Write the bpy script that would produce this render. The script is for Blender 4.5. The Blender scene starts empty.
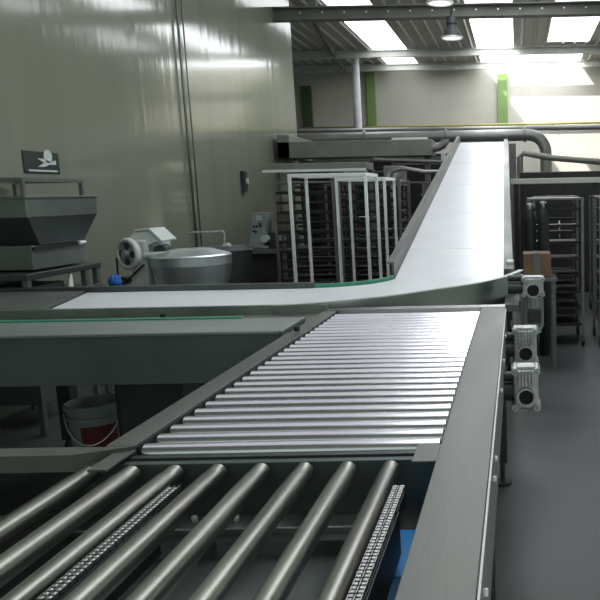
import bpy, bmesh, math, random
from mathutils import Vector, Matrix
random.seed(7)
PI = math.pi
C = bpy.context.scene.collection
# ------------------------------------------------------------------ camera geometry
F = 730.; PX, PY = 519., 300.; EYE = 1.5; TH = math.atan(110/730); RO = math.radians(1.1)
def W(x, y, Y=None, Z=None, X=None):
    u = (x-PX)/F; v = -(y-PY)/F
    c, s = math.cos(-RO), math.sin(-RO)
    u, v = u*c-v*s, u*s+v*c
    ct, st = math.cos(TH), math.sin(TH)
    d = (u, ct+v*st, -st+v*ct)
    t = Y/d[1] if Y is not None else ((Z-EYE)/d[2] if Z is not None else X/d[0])
    return Vector((d[0]*t, d[1]*t, EYE+d[2]*t))
# ------------------------------------------------------------------ materials
def mat(name, col, rough=.5, metal=0., noise=0., nscale=8., bump=0., bscale=40., stretch=(1,1,1), spec=.5, emis=None, coat=0., rvar=0.):
    m = bpy.data.materials.new(name); m.use_nodes = True
    nt = m.node_tree; N = nt.nodes; L = nt.links; b = N['Principled BSDF']
    b.inputs['Base Color'].default_value = (*col, 1); b.inputs['Roughness'].default_value = rough
    b.inputs['Metallic'].default_value = metal; b.inputs['Specular IOR Level'].default_value = spec
    b.inputs['Coat Weight'].default_value = coat; b.inputs['Coat Roughness'].default_value = .12
    tc = N.new('ShaderNodeTexCoord'); mp = N.new('ShaderNodeMapping'); mp.inputs['Scale'].default_value = stretch
    L.new(tc.outputs['Object'], mp.inputs['Vector'])
    if noise or rvar:
        n = N.new('ShaderNodeTexNoise'); n.inputs['Scale'].default_value = nscale; n.inputs['Detail'].default_value = 5
        L.new(mp.outputs[0], n.inputs['Vector'])
        if noise:
            r = N.new('ShaderNodeMapRange'); r.inputs['From Min'].default_value = .3; r.inputs['From Max'].default_value = .7
            r.inputs['To Min'].default_value = 1-noise; r.inputs['To Max'].default_value = 1+noise*.6
            L.new(n.outputs['Fac'], r.inputs['Value'])
            mx = N.new('ShaderNodeVectorMath'); mx.operation = 'SCALE'; mx.inputs[0].default_value = col
            L.new(r.outputs[0], mx.inputs['Scale']); L.new(mx.outputs[0], b.inputs['Base Color'])
        if rvar:
            r2 = N.new('ShaderNodeMapRange'); r2.inputs['From Min'].default_value = .3; r2.inputs['From Max'].default_value = .7
            r2.inputs['To Min'].default_value = max(.03, rough-rvar); r2.inputs['To Max'].default_value = rough+rvar
            L.new(n.outputs['Fac'], r2.inputs['Value']); L.new(r2.outputs[0], b.inputs['Roughness'])
    if bump:
        n2 = N.new('ShaderNodeTexNoise'); n2.inputs['Scale'].default_value = bscale; n2.inputs['Detail'].default_value = 3
        L.new(mp.outputs[0], n2.inputs['Vector'])
        bp = N.new('ShaderNodeBump'); bp.inputs['Strength'].default_value = bump; bp.inputs['Distance'].default_value = .01
        L.new(n2.outputs['Fac'], bp.inputs['Height']); L.new(bp.outputs[0], b.inputs['Normal'])
    if emis:
        b.inputs['Emission Color'].default_value = (*emis[0], 1); b.inputs['Emission Strength'].default_value = emis[1]
    return m
M = {
 'steel':  mat('brushed_steel', (.36,.37,.345), .42, .85, .18, 5, .05, 60, (1,.12,1), rvar=.08),
 'rail':   mat('dull_steel', (.17,.175,.16), .5, .7, .2, 6, .04, 80, (1,.2,1), rvar=.1),
 'roller': mat('polished_steel', (.78,.77,.82), .2, 1., .10, 6, 0, 50, (.3,1,1)),
 'long':   mat('worn_steel', (.34,.345,.30), .33, .95, .22, 14, 0, 60, (1,.25,1), rvar=.05),
 'chain':  mat('chain_steel', (.62,.60,.60), .3, 1., .2, 40),
 'darkst': mat('dark_steel', (.06,.068,.068), .5, .5, .25, 6),
 'pan':    mat('pan_steel', (.24,.27,.26), .45, .6, .3, 5),
 'black':  mat('black_rubber', (.012,.013,.014), .6),
 'belt':   mat('white_belt', (.80,.82,.85), .3, 0., .04, 3, .02, 5, spec=.6),
 'green':  mat('green_guide', (.06,.30,.19), .45),
 'ledge':  mat('ledge_steel', (.33,.37,.35), .4, .6, .12, 5, stretch=(.2,1,1)),
 'panelg': mat('grey_green_panel', (.12,.15,.148), .4, .4, .15, 4),
 'cast':   mat('cast_aluminium', (.55,.56,.56), .5, .6, .3, 30, .3, 60),
 'blue':   mat('blue_paint', (.03,.30,.75), .4, 0, .15, 10),
 'white':  mat('white_enamel', (.62,.66,.62), .4, 0, .12, 8),
 'bowl':   mat('spun_bowl_steel', (.72,.75,.78), .32, .9, .15, 6, stretch=(1,1,.1)),
 'bowldk': mat('dark_bowl_steel', (.12,.125,.13), .35, .8, .15, 6),
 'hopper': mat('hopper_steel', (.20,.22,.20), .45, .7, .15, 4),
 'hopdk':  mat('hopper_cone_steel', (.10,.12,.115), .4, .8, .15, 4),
 'tube':   mat('bright_tube', (.85,.86,.84), .35, .4, .05, 4),
 'rackdk': mat('rack_steel', (.20,.19,.19), .4, .8, .2, 6),
 'trayd':  mat('blackened_steel', (.03,.026,.026), .5, .4, .3, 6),
 'oven':   mat('oven_panel', (.035,.035,.032), .5, .3, .3, 3),
 'duct':   mat('galvanised_sheet', (.24,.24,.215), .5, .5, .2, 3),
 'pipe':   mat('lagged_pipe', (.30,.30,.285), .42, .5, .2, 3),
 'beam':   mat('grey_beam_paint', (.16,.16,.14), .6, 0, .2, 4),
 'purlin': mat('light_purlin', (.55,.55,.50), .6, 0, .1, 4),
 'greenp': mat('green_paint', (.17,.27,.08), .5, 0, .1, 4),
 'gshade':  mat('shaded_green_paint', (.055,.085,.035), .5, 0, .1, 4),  # pilaster green darkened to stand for shade in the corner
 'post':   mat('post_paint', (.66,.65,.66), .6, 0, .1, 4),
 'yellow': mat('yellow_pipe', (.42,.36,.12), .5),
 'lampb':  mat('lamp_housing', (.05,.05,.05), .5),
 'lampr':  mat('lamp_reflector', (.8,.8,.8), .3, 0, emis=((1,1,.95), 1.2)),
 'brown':  mat('brown_carton', (.22,.13,.085), .7, 0, .2, 8),
 'red':    mat('red_print', (.17,.03,.03), .5),
 'bucket': mat('bucket_plastic', (.30,.34,.33), .35, 0, .1, 6),
 'sign':   mat('sign_black', (.02,.03,.03), .5),
 'signw':  mat('sign_white', (.6,.66,.63), .5),
 'ctrl':   mat('control_box_paint', (.33,.38,.39), .45, 0, .1, 5),
 'cloth':  mat('blue_cloth', (.03,.15,.5), .8, 0, .2, 20, .5, 30),
 'hole':   mat('dark_bore', (.006,.006,.007), .7),
}
# floor
def floor_mat():
    m = mat('concrete_floor', (.085,.088,.09), .45, 0, .22, 1.3, .05, 30, rvar=.12)
    return m
M['floor'] = floor_mat()
# glossy ribbed wall cladding
def wall_mat():
    m = bpy.data.materials.new('glossy_wall_cladding'); m.use_nodes = True
    nt = m.node_tree; N = nt.nodes; L = nt.links; b = N['Principled BSDF']
    b.inputs['Roughness'].default_value = .11; b.inputs['Specular IOR Level'].default_value = .6
    tc = N.new('ShaderNodeTexCoord')
    mp = N.new('ShaderNodeMapping'); mp.inputs['Scale'].default_value = (1, 1, .04); L.new(tc.outputs['Object'], mp.inputs[0])
    n = N.new('ShaderNodeTexNoise'); n.inputs['Scale'].default_value = 3.5; n.inputs['Detail'].default_value = 6; L.new(mp.outputs[0], n.inputs['Vector'])
    cr = N.new('ShaderNodeValToRGB'); cr.color_ramp.elements[0].position = .3; cr.color_ramp.elements[1].position = .75
    cr.color_ramp.elements[0].color = (.22,.235,.18,1); cr.color_ramp.elements[1].color = (.26,.275,.21,1)
    L.new(n.outputs['Fac'], cr.inputs[0]); L.new(cr.outputs[0], b.inputs['Base Color'])
    mp2 = N.new('ShaderNodeMapping'); mp2.inputs['Scale'].default_value = (1, 1, .02); L.new(tc.outputs['Object'], mp2.inputs[0])
    n2 = N.new('ShaderNodeTexNoise'); n2.inputs['Scale'].default_value = 7; n2.inputs['Detail'].default_value = 4; L.new(mp2.outputs[0], n2.inputs['Vector'])
    bp = N.new('ShaderNodeBump'); bp.inputs['Strength'].default_value = .16; bp.inputs['Distance'].default_value = .02
    L.new(n2.outputs['Fac'], bp.inputs['Height']); L.new(bp.outputs[0], b.inputs['Normal'])
    return m
M['wall'] = wall_mat()
M['back'] = mat('cream_back_wall', (.50,.47,.41), .6, 0, .08, 1.5)
M['roof'] = mat('roof_sheet', (.42,.42,.38), .55, .1, .15, 2, stretch=(1,.2,1))
def sky_panel_mat(name, clear, strength):
    m = bpy.data.materials.new(name); m.use_nodes = True
    nt = m.node_tree; N = nt.nodes; L = nt.links; N.remove(N['Principled BSDF'])
    e = N.new('ShaderNodeEmission'); e.inputs[0].default_value = (.93,.97,1,1); e.inputs[1].default_value = strength
    t = N.new('ShaderNodeBsdfTransparent'); t.inputs[0].default_value = (1,1,1,1)
    a = N.new('ShaderNodeMixShader'); a.inputs[0].default_value = 1-clear
    L.new(t.outputs[0], a.inputs[1]); L.new(e.outputs[0], a.inputs[2]); L.new(a.outputs[0], N['Material Output'].inputs[0])
    return m
M['sky'] = sky_panel_mat('translucent_skylight', 0, 3.8)
M['rollerfill'] = sky_panel_mat('added_glow_panel', 0, .62)  # dim unseen glow added overhead to brighten the left of the rollers
M['sun'] = sky_panel_mat('clear_skylight', .6, 12)

# ------------------------------------------------------------------ mesh builder
class MB:
    def __init__(s): s.bm = bmesh.new()
    def box(s, x0, x1, y0, y1, z0, z1, bev=0.):
        x0, x1 = sorted((x0, x1)); y0, y1 = sorted((y0, y1)); z0, z1 = sorted((z0, z1))
        r = bmesh.ops.create_cube(s.bm, size=1)
        for v in r['verts']:
            v.co = Vector(((x0+x1)/2+v.co.x*(x1-x0), (y0+y1)/2+v.co.y*(y1-y0), (z0+z1)/2+v.co.z*(z1-z0)))
        if bev:
            es = list({e for v in r['verts'] for e in v.link_edges})
            bmesh.ops.bevel(s.bm, geom=es, offset=bev, segments=2, affect='EDGES', profile=.5)
        return s
    def obox(s, center, size, rot, bev=0.):
        r = bmesh.ops.create_cube(s.bm, size=1)
        R_ = rot.to_3x3() if hasattr(rot, 'to_3x3') else rot
        for v in r['verts']:
            v.co = Vector(center) + R_ @ Vector((v.co.x*size[0], v.co.y*size[1], v.co.z*size[2]))
        if bev:
            es = list({e for v in r['verts'] for e in v.link_edges})
            bmesh.ops.bevel(s.bm, geom=es, offset=bev, segments=2, affect='EDGES', profile=.5)
        return s
    def cyl(s, p, q, r, r2=None, n=20, caps=True):
        p, q = Vector(p), Vector(q); r2 = r if r2 is None else r2
        d = (q-p).normalized(); a = d.orthogonal().normalized(); b = d.cross(a)
        A = [s.bm.verts.new(p+(a*math.cos(t)+b*math.sin(t))*r) for t in [2*PI*i/n for i in range(n)]]
        B = [s.bm.verts.new(q+(a*math.cos(t)+b*math.sin(t))*r2) for t in [2*PI*i/n for i in range(n)]]
        for i in range(n):
            f = s.bm.faces.new((A[i], A[(i+1)%n], B[(i+1)%n], B[i])); f.smooth = True
        if caps: s.bm.faces.new(A[::-1]); s.bm.faces.new(B)
        return s
    def lathe(s, c, axis, prof, n=32):
        c = Vector(c); d = Vector(axis).normalized(); a = d.orthogonal().normalized(); b = d.cross(a)
        rings = [[s.bm.verts.new(c+d*h+(a*math.cos(2*PI*i/n)+b*math.sin(2*PI*i/n))*max(r, 1e-4)) for i in range(n)] for r, h in prof]
        for A, B in zip(rings, rings[1:]):
            for i in range(n):
                f = s.bm.faces.new((A[i], A[(i+1)%n], B[(i+1)%n], B[i])); f.smooth = True
        return s
    def tube(s, pts, r, n=10, sub=1):
        pts = [Vector(p) for p in pts]; rings = []
        a = None
        for i, p in enumerate(pts):
            d = (pts[min(i+1, len(pts)-1)]-pts[max(i-1, 0)]).normalized()
            a = d.orthogonal().normalized() if a is None else (a-d*a.dot(d)).normalized()
            b = d.cross(a)
            rings.append([s.bm.verts.new(p+(a*math.cos(2*PI*k/n)+b*math.sin(2*PI*k/n))*r) for k in range(n)])
        for A, B in zip(rings, rings[1:]):
            for i in range(n):
                f = s.bm.faces.new((A[i], A[(i+1)%n], B[(i+1)%n], B[i])); f.smooth = True
        s.bm.faces.new(rings[0][::-1]); s.bm.faces.new(rings[-1])
        return s
    def prism(s, poly, vec):   # poly: list of 3D points, extruded along vec
        vec = Vector(vec); A = [s.bm.verts.new(Vector(p)) for p in poly]; B = [s.bm.verts.new(Vector(p)+vec) for p in poly]
        n = len(A); s.bm.faces.new(A[::-1]); s.bm.faces.new(B)
        for i in range(n): s.bm.faces.new((A[i], A[(i+1)%n], B[(i+1)%n], B[i]))
        return s
    def sweep(s, path, prof):  # path: list of (pos, right_vec); prof: closed list of (offset along right, z)
        rings = [[s.bm.verts.new(Vector(p)+Vector(r)*o+Vector((0,0,z))) for o, z in prof] for p, r in path]
        n = len(prof)
        for A, B in zip(rings, rings[1:]):
            for i in range(n): s.bm.faces.new((A[i], A[(i+1)%n], B[(i+1)%n], B[i]))
        s.bm.faces.new(rings[0][::-1]); s.bm.faces.new(rings[-1])
        return s
    def build(s, name, m, parent=None, loc=None):
        bmesh.ops.recalc_face_normals(s.bm, faces=s.bm.faces)
        s.bm.edges.ensure_lookup_table()
        for e in s.bm.edges:
            if len(e.link_faces) != 2 or e.calc_face_angle(0) > .55: e.smooth = False
        me = bpy.data.meshes.new(name)
        P = Vector((0,0,0))
        if parent is not None:
            P = WL[parent.name]
        elif loc is not None: P = Vector(loc)
        else:
            vs = s.bm.verts; P = Vector(((min(v.co.x for v in vs)+max(v.co.x for v in vs))/2, (min(v.co.y for v in vs)+max(v.co.y for v in vs))/2, min(v.co.z for v in vs)))
        bmesh.ops.translate(s.bm, verts=s.bm.verts, vec=-P)
        s.bm.to_mesh(me); s.bm.free(); me.materials.append(M[m])
        o = bpy.data.objects.new(name, me); C.objects.link(o)
        if parent is not None: o.parent = parent
        else: o.location = P
        WL[o.name] = P.copy()
        return o
WL = {}
def tag(o, label=None, cat=None, group=None, kind=None):
    for k, v in (('label', label), ('category', cat), ('group', group), ('kind', kind)):
        if v: o[k] = v
    return o
def thing(name, loc, label, cat, group=None):
    o = bpy.data.objects.new(name, None); C.objects.link(o); o.empty_display_size = .1
    o.location = loc; WL[o.name] = Vector(loc); tag(o, label, cat, group); return o
def dup(root, loc, label, group=None, rz=None):
    r = root.copy(); C.objects.link(r); r.location = loc; r['label'] = label
    if rz is not None: r.rotation_euler = (0, 0, rz)
    if group: r['group'] = group
    for ch in list(root.children):
        c = ch.copy(); C.objects.link(c); c.parent = r
        for g in list(ch.children):
            d = g.copy(); C.objects.link(d); d.parent = c
    return r
def struct(name, mb, m): return tag(mb.build(name, m), kind='structure')

# ================================================================== SETTING
WX = -3.6; WE = 12.3; XL0 = -7.5; BY = 20.0; RZ = 4.8; YB = -3.0; XR = 7.5
struct('floor', MB().box(XL0-.2, XR, YB, BY+.2, -.1, 0), 'floor')
struct('wall_left', MB().box(WX-.2, WX, YB, WE, 0, RZ-.04), 'wall')
struct('wall_far_left', MB().box(XL0-.2, XL0, YB, BY+.2, 0, RZ+.25), 'wall')
struct('wall_back', MB().box(XL0, XR, BY, BY+.2, 0, RZ+.25), 'back')
# corrugated roof with gaps for the skylights and one added glow panel
def corr(x0, x1, y0, y1, z):
    mb = MB(); bm = mb.bm; xs = []; x = x0; k = 0; pts = []
    while x < x1-1e-6:
        for dx, dz in ((0,0),(.17,0),(.195,-.035),(.235,-.035)):
            if x+dx < x1: pts.append((x+dx, z+dz))
        x += .26
    pts.append((x1, z))
    A = [bm.verts.new((px, y0, pz)) for px, pz in pts]; B = [bm.verts.new((px, y1, pz)) for px, pz in pts]
    A2 = [bm.verts.new((px, y0, pz+.03)) for px, pz in pts]; B2 = [bm.verts.new((px, y1, pz+.03)) for px, pz in pts]
    for i in range(len(pts)-1):
        bm.faces.new((A[i], A[i+1], B[i+1], B[i])); bm.faces.new((A2[i], B2[i], B2[i+1], A2[i+1]))
        bm.faces.new((A[i], A2[i], A2[i+1], A[i+1])); bm.faces.new((B[i], B[i+1], B2[i+1], B2[i]))
    bm.faces.new((A[0], B[0], B2[0], A2[0])); bm.faces.new((A[-1], A2[-1], B2[-1], B[-1]))
    return mb
SKY = [(-3.3, -2.5, 12.5, 19.75, 'sky'), (-.86, -.02, 11.6, 19.95, 'sun'), (.75, 1.7, 12.0, 17.2, 'sky'), (-.02, 1.7, 17.9, 19.95, 'sun'),
       (-.86, .9, 1.2, 11.0, 'sky'), (-3.3, -.95, 1.9, 11.0, 'rollerfill')]  # last strip is the added fill panel, out of view
roof = MB()
def add_corr(*a):
    t = corr(*a); me = bpy.data.meshes.new('tmp'); t.bm.to_mesh(me); t.bm.free(); roof.bm.from_mesh(me); bpy.data.meshes.remove(me)
xs_ = sorted({XL0, XR} | {v for q in SKY for v in q[:2]})
for xa, xb_ in zip(xs_, xs_[1:]):
    if xb_-xa < .002: continue
    cuts = sorted((q[2], q[3]) for q in SKY if q[0] <= xa+1e-6 and q[1] >= xb_-1e-6)
    y = YB
    for c0_, c1_ in cuts:
        add_corr(xa, xb_, y, c0_, RZ); y = c1_
    if BY-y > .01: add_corr(xa, xb_, y, BY, RZ)
struct('ceiling', roof, 'roof')
for i, S in enumerate(SKY):
    struct('window_%d' % (i+1), MB().box(S[0], S[1], S[2], S[3], RZ+.0, RZ+.012), S[4])  # the last window is no skylight but the added glow panel

# roof beams and purlins
def ibeam(y, z0, z1, w, name, m, label, group=None, x0=XL0, x1=XR, holes=False):
    mb = MB(); t = .02
    mb.box(x0, x1, y-w/2, y+w/2, z0, z0+t); mb.box(x0, x1, y-w/2, y+w/2, z1-t, z1); mb.box(x0, x1, y-t/2, y+t/2, z0+t, z1-t)
    if not holes:
        return tag(mb.build(name, m), label, 'beam', group)
    th = thing(name, (0, y, z0), label, 'beam', group)
    mb.build('girder', m, th)
    for k in range(14):
        x = -3.2+k*.33
        MB().cyl((x, y-t/2-.012, (z0+z1)/2+.02), (x, y-t/2, (z0+z1)/2+.02), .013, n=10).build('bolt_head', 'tube', th)
    for x in (XL0+.3, -3.0, XR-.3): MB().box(x-.05, x+.05, y-.05, y+.05, z1, RZ).build('hanger_bracket', m, th)
    return th
zb0 = W(450, 18, Y=11.5).z; zb1 = W(450, 5, Y=11.5).z
ibeam(11.5, zb0, zb1, .2, 'roof_beam', 'beam', 'dark grey main roof beam with a row of bolt heads, nearest across the hall', holes=True)
ibeam(8.3, zb0+.2, zb1+.2, .16, 'roof_beam', 'beam', 'dark roof beam above the frame edge, closer than the bolted beam')
ibeam(17.6, RZ-.2, RZ-.035, .1, 'roof_purlin', 'purlin', 'pale roof purlin crossing under both skylights, the nearer of the two')
ibeam(19.5, RZ-.2, RZ-.035, .1, 'roof_purlin', 'purlin', 'pale roof purlin right against the back wall under the skylight ends')
# diagonal brace in the corner
a = W(308, 12, Y=14.2); b = W(345, 72, Y=19.4)
tag(MB().cyl(a, b, .045, n=10).build('roof_brace', 'beam'), 'grey diagonal brace rod under the roof left of the first skylight', 'brace')
# skylight trim curb
# columns
def pil(px, y0, y1, m, label, w=.26):
    p = W(px, y0, Y=BY-.06); q = W(px, y1, Y=BY-.06)
    th = thing('column', (p.x, BY-.06, q.z), label, 'column')
    MB().box(p.x-w/2, p.x+w/2, BY-.12, BY, q.z, p.z, .01).build('shaft', m, th)
    MB().box(p.x-w/2-.01, p.x+w/2+.01, BY-.135, BY, q.z-.12, q.z).build('foot_plate', 'brown', th)
pil(306, 86, 141, 'gshade', 'green pilaster with painted-in shade in the left corner of the back wall', .26)
pil(370, 72, 127, 'greenp', 'bright green pilaster just right of the pale round post', .24)
pil(502, 74, 126, 'greenp', 'bright green pilaster at the right, beside the sunlit wall patch', .26)
p = W(357, 100, Y=18.3)
tag(MB().cyl((p.x, 18.3, 0), (p.x, 18.3, RZ-.04), .095, n=20).build('support_post', 'post'), 'pale grey round post standing between two green pilasters', 'column')
# yellow gas pipe on the back wall
p = W(300, 127.5, Y=19.8)
yp = thing('gas_pipe', (p.x, 19.8, p.z), 'thin yellow pipe running along the back wall under the pilasters', 'pipe')
MB().cyl((XL0+.02, 19.82, p.z-.02), (3.5, 19.82, p.z-.02), .03, n=10).build('pipe_run', 'yellow', yp)
for x in (-5, -3, -1, 1, 3): MB().box(x-.02, x+.02, 19.82, 19.999, p.z-.1, p.z-.04).build('pipe_clip', 'darkst', yp)
# conduits on left wall
for y0, r, lb in ((W(183, 115, X=WX).y, .014, 'thin grey conduit running up the left wall, the nearer of the pair'), (W(188, 115, X=WX).y, .009, 'thin dark conduit running up the left wall, the farther of the pair')):
    tag(MB().cyl((WX+.03, y0, .0), (WX+.03, y0, RZ-.04), r, n=8).build('wall_conduit', 'hopper'), lb, 'pipe')
q = W(242, 182, X=WX)
sw = thing('wall_switch', (WX, q.y, q.z-.12), 'small dark switch box on the left wall above the control panel', 'switch')
MB().box(WX, WX+.06, q.y-.05, q.y+.05, q.z-.13, q.z+.14, .008).build('box', 'darkst', sw)
MB().box(WX+.06, WX+.085, q.y-.015, q.y+.015, q.z-.02, q.z+.05).build('lever', 'tube', sw)
# black sign on left wall
p0 = W(57, 153, X=WX); p1 = W(57, 174, X=WX); yr = p0.y
sg = thing('wall_sign', (WX, yr-.2, p1.z), 'black safety sign with a white figure on the left wall above the hopper', 'sign')
MB().box(WX, WX+.01, yr-.42, yr, p1.z, p0.z, .003).build('plate', 'sign', sg)
h = p0.z-p1.z; yc = yr-.17; zc = p1.z
mb = MB(); x = WX+.0105
mb.prism([(x, yc-.10, zc+h*.30), (x, yc-.02, zc+h*.48), (x, yc-.10, zc+h*.68), (x, yc-.03, zc+h*.68), (x, yc+.04, zc+h*.56), (x, yc+.12, zc+h*.62), (x, yc+.12, zc+h*.42), (x, yc+.04, zc+h*.42), (x, yc-.02, zc+h*.30)], (.004, 0, 0))
mb.cyl((x, yc+.03, zc+h*.8), (x+.004, yc+.03, zc+h*.8), .05, n=16)
mb.build('figure', 'signw', sg)
MB().box(x, x+.004, yr-.38, yr-.04, zc+h*.08, zc+h*.16).build('text_line', 'signw', sg)
# high bay lamps
def lamp(px, py, Y, label):
    b = W(px, py, Y=Y); r = .15; t = thing('high_bay_lamp', (b.x, b.y, b.z), label, 'lamp', None)
    MB().lathe(b, (0,0,1), [(r,0),(r*.99,.015),(r*.75,.10),(r*.5,.15),(r*.45,.2)], 24).build('shade', 'lampb', t)
    MB().cyl(b+Vector((0,0,.2)), b+Vector((0,0,.3)), .085, .07, 20).build('ballast', 'lampb', t)
    MB().lathe(b, (0,0,1), [(r*1.08,-.008),(r*1.08,.012),(r*.92,.012),(r*.92,-.008),(r*1.08,-.008)], 24).build('rim', 'tube', t)
    MB().cyl(b+Vector((0,0,.005)), b+Vector((0,0,.012)), r*.9, n=24).build('diffuser', 'lampr', t)
    MB().cyl(b+Vector((0,0,.3)), (b.x, b.y, RZ), .012, n=8).build('hanging_rod', 'lampb', t)
lamp(452, 38, 11.2, 'dark bell-shaped high bay lamp hanging just below the bolted roof beam')
lamp(440, 3, 9.1, 'high bay lamp at the very top edge, only its pale rim showing')

# ================================================================== ROLLER CONVEYOR
rc = thing('roller_conveyor', (-.54, 2.5, 0), 'stainless roller conveyor with closely spaced shiny rollers between two flat side rails', 'conveyor')
RL, RR = -.93, -.185
def roller(y):
    mb = MB(); zc = .887; r = .0255
    mb.cyl((-.907, y, zc), (-.196, y, zc), r, n=28)
    mb.cyl((RL-.01, y, zc), (RR+.01, y, zc), .009, n=10)
    o = mb.build('roller', 'roller', rc); return o
ys = [1.69+i*.0715 for i in range(27)]
for y in ys: roller(y)
# right side rail: folded channel, light top, outer drop
def channel(x0, x1, y0, y1, z1, drop, lip_out, t=.004):
    mb = MB(); mb.box(x0, x1, y0, y1, z1-t, z1, .0015); mb.box(x0, x0+t, y0, y1, z1-drop, z1-t); mb.box(x1-t, x1, y0, y1, z1-drop, z1-t)
    return mb
channel(-.188, -.07, .35, 3.62, .92, .16, 0).build('side_rail', 'rail', rc)
channel(-.985, -.915, 1.66, 3.05, .92, .10, 0).build('side_rail', 'rail', rc)
MB().box(-.9148, -.911, 1.665, 3.62, .80, .9135).build('gap_shade_strip', 'black', rc)  # black strips added along both rails for dark gaps at the roller ends
MB().box(-.192, -.1885, 1.665, 3.62, .80, .9135).build('gap_shade_strip', 'black', rc)
MB().box(-.905, -.195, 1.66, 3.6, .815, .822).build('shade_sheet', 'black', rc)  # black sheet added below as painted shade between the rollers
MB().box(-.983, -.917, 1.655, 1.664, .82, .919, .001).build('end_cap', 'rail', rc)
MB().box(-.985, -.915, 3.05, 3.62, .80, .917, .002).build('side_rail', 'rail', rc)
MB().box(-.97, -.07, 3.622, 3.70, .80, .922, .002).build('end_plate', 'steel', rc)
MB().box(-.07, -.064, .35, 3.6, .74, .915, .001).build('outer_skirt', 'steel', rc)
MB().box(-.15, -.075, .35, 3.62, .64, .755).build('lower_beam', 'darkst', rc)
MB().box(-.97, -.905, 1.62, 3.62, .70, .80).build('lower_beam', 'darkst', rc)
for y in (1.05, 1.5, 1.62, 2.2, 2.6, 3.05):
    MB().cyl((-.064, y, .885), (-.056, y, .885), .007, n=8).build('screw', 'tube', rc)
MB().box(-.93, -.16, 1.625, 1.645, .76, .90).build('front_cross_member', 'darkst', rc)
for x, y in ((-.10, 3.59), (-.93, 3.59), (-.93, 2.0), (-.11, 2.0)):
    o = MB().box(x-.025, x+.025, y-.025, y+.025, .12, .70, .003).build('leg', 'darkst', rc)
    MB().cyl((x, y, .012), (x, y, .13), .012, n=10).cyl((x, y, 0), (x, y, .016), .045, n=20).build('levelling_foot', 'darkst', o)
# small overlap plates at the ends of the front roller
MB().box(-.955, -.912, 1.53, 1.655, .905, .911, .001).build('corner_plate', 'rail', rc)
MB().box(-.245, -.186, 1.545, 1.655, .905, .911, .001).build('corner_plate', 'rail', rc)

# gearboxes bolted outside the right rail
def gearbox(px0, px1, py0, py1, Y, parent, boxd=.09):
    a = W(px0, py0, Y=Y); b = W(px1, py1, Y=Y); x0, x1, z1, z0 = a.x, b.x, a.z, b.z
    w = x1-x0; h = z1-z0; mb = MB()
    mb.box(x0+.008, x1-.008, Y, Y+boxd, z0+.008, z1-.02, .008)
    mb.box(x0+.018, x1-.018, Y+.01, Y+boxd-.01, z1-.03, z1-.006, .005)
    for sx in (x0+.014, x1-.014):
        for sz in (z0+.016, z1-.022): mb.cyl((sx, Y-.012, sz), (sx, Y+boxd, sz), .014, n=14)
    for k in range(5):
        xx = x0+w*(.27+.115*k); mb.box(xx-.004, xx+.004, Y-.014, Y+.002, z0+h*.56, z1-.018, .0015)
    cx = (x0+x1)/2; cz = z0+h*.32; r = w*.27
    mb.lathe((cx, Y+.002, cz), (0,-1,0), [(r*1.25, 0), (r*1.22, .016), (r*.95, .016), (r*.9, .002)], 28)
    g = mb.build('gearbox', 'cast', parent)
    MB().cyl((cx, Y-.008, cz), (cx, Y+.002, cz), r*.93, n=28).build('bore', 'hole', g)
    for sx in (x0+.014, x1-.014):
        for sz in (z0+.016, z1-.022): MB().cyl((sx, Y-.018, sz), (sx, Y-.012, sz), .007, n=6).build('bolt', 'steel', g)
    mb = MB().cyl((-.066, Y+.045, cz+.01), (x0+.012, Y+.045, cz+.01), .036, n=20).cyl((-.066, Y+.045, cz+.07), (x0+.012, Y+.045, cz+.07), .02, n=16)
    mb.build('drive_shaft_housing', 'darkst', g)
    return g, (x0, x1, z0, z1)
g1, e1 = gearbox(512, 539, 327, 366, 3.2, rc)
g2, e2 = gearbox(511, 541, 366, 411, 2.72, rc)
for (Y, e) in ((3.2, e1), (2.72, e2)):
    MB().tube([(-.03, Y+.06, e[3]-.03), (-.035, Y+.12, e[3]-.0), (-.045, Y+.2, e[3]-.08), (-.045, Y+.28, .72)], .009, 8).build('motor_cable', 'black', rc)

# ================================================================== TRANSFER TABLE (foreground)
tt = thing('transfer_table', (-.6, 1.0, 0), 'foreground transfer table with eight long worn rollers and two chains over a dark pan', 'conveyor')
for k in range(8):
    x = -.983+k*.0980; mb = MB(); z = .880; r = .0225
    mb.lathe((x, 1.585, z), (0,-1,0), [(.012, 0), (.017, .0), (r*.93, .006), (r*.93, .055), (r, .058), (r, 1.15), (r*.9, 1.152), (.008, 1.155)], 28)
    mb.cyl((x, 1.63, z), (x, .40, z), .008, n=10)
    mb.build('roller', 'long', tt)
def chain(x, y0, y1, z):
    mb = MB(); n = int((y1-y0)/.0115)
    for i in range(n):
        y = y0+i*.0115
        for dx in (-.0062, .0062):
            mb.obox((x+dx, y, z), (.0078, .0068, .009), Matrix.Rotation(.0, 3, 'X'), .0016)
        if i % 2 == 0:
            for dx in (-.0108, 0, .0108): mb.box(x+dx-.0009, x+dx+.0009, y-.004, y+.0155, z-.006, z+.0035)
    return mb
for x, y1, lb in ((-.735, 1.475, 1), (-.2575, 1.46, 0)):
    chain(x, .42, y1, .893).build('transfer_chain', 'chain', tt)
    g = MB().box(x-.012, x+.013, .42, y1-.12, .80, .886).build('chain_guide', 'darkst', tt)
    MB().box(x-.012, x+.013, y1-.13, y1-.02, .86, .886).build('chain_guide', 'darkst', tt)
    MB().box(x+.0155, x+.0175, .42, y1-.12, .80, .887).build('guide_plate', 'darkst', tt)
    MB().cyl((x-.012, y1-.02, .868), (x+.012, y1-.02, .868), .022, n=18).build('sprocket', 'darkst', tt)
MB().box(-1.03, -.20, 1.60, 1.622, .70, .895, .002).build('cross_member', 'panelg', tt)
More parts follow.
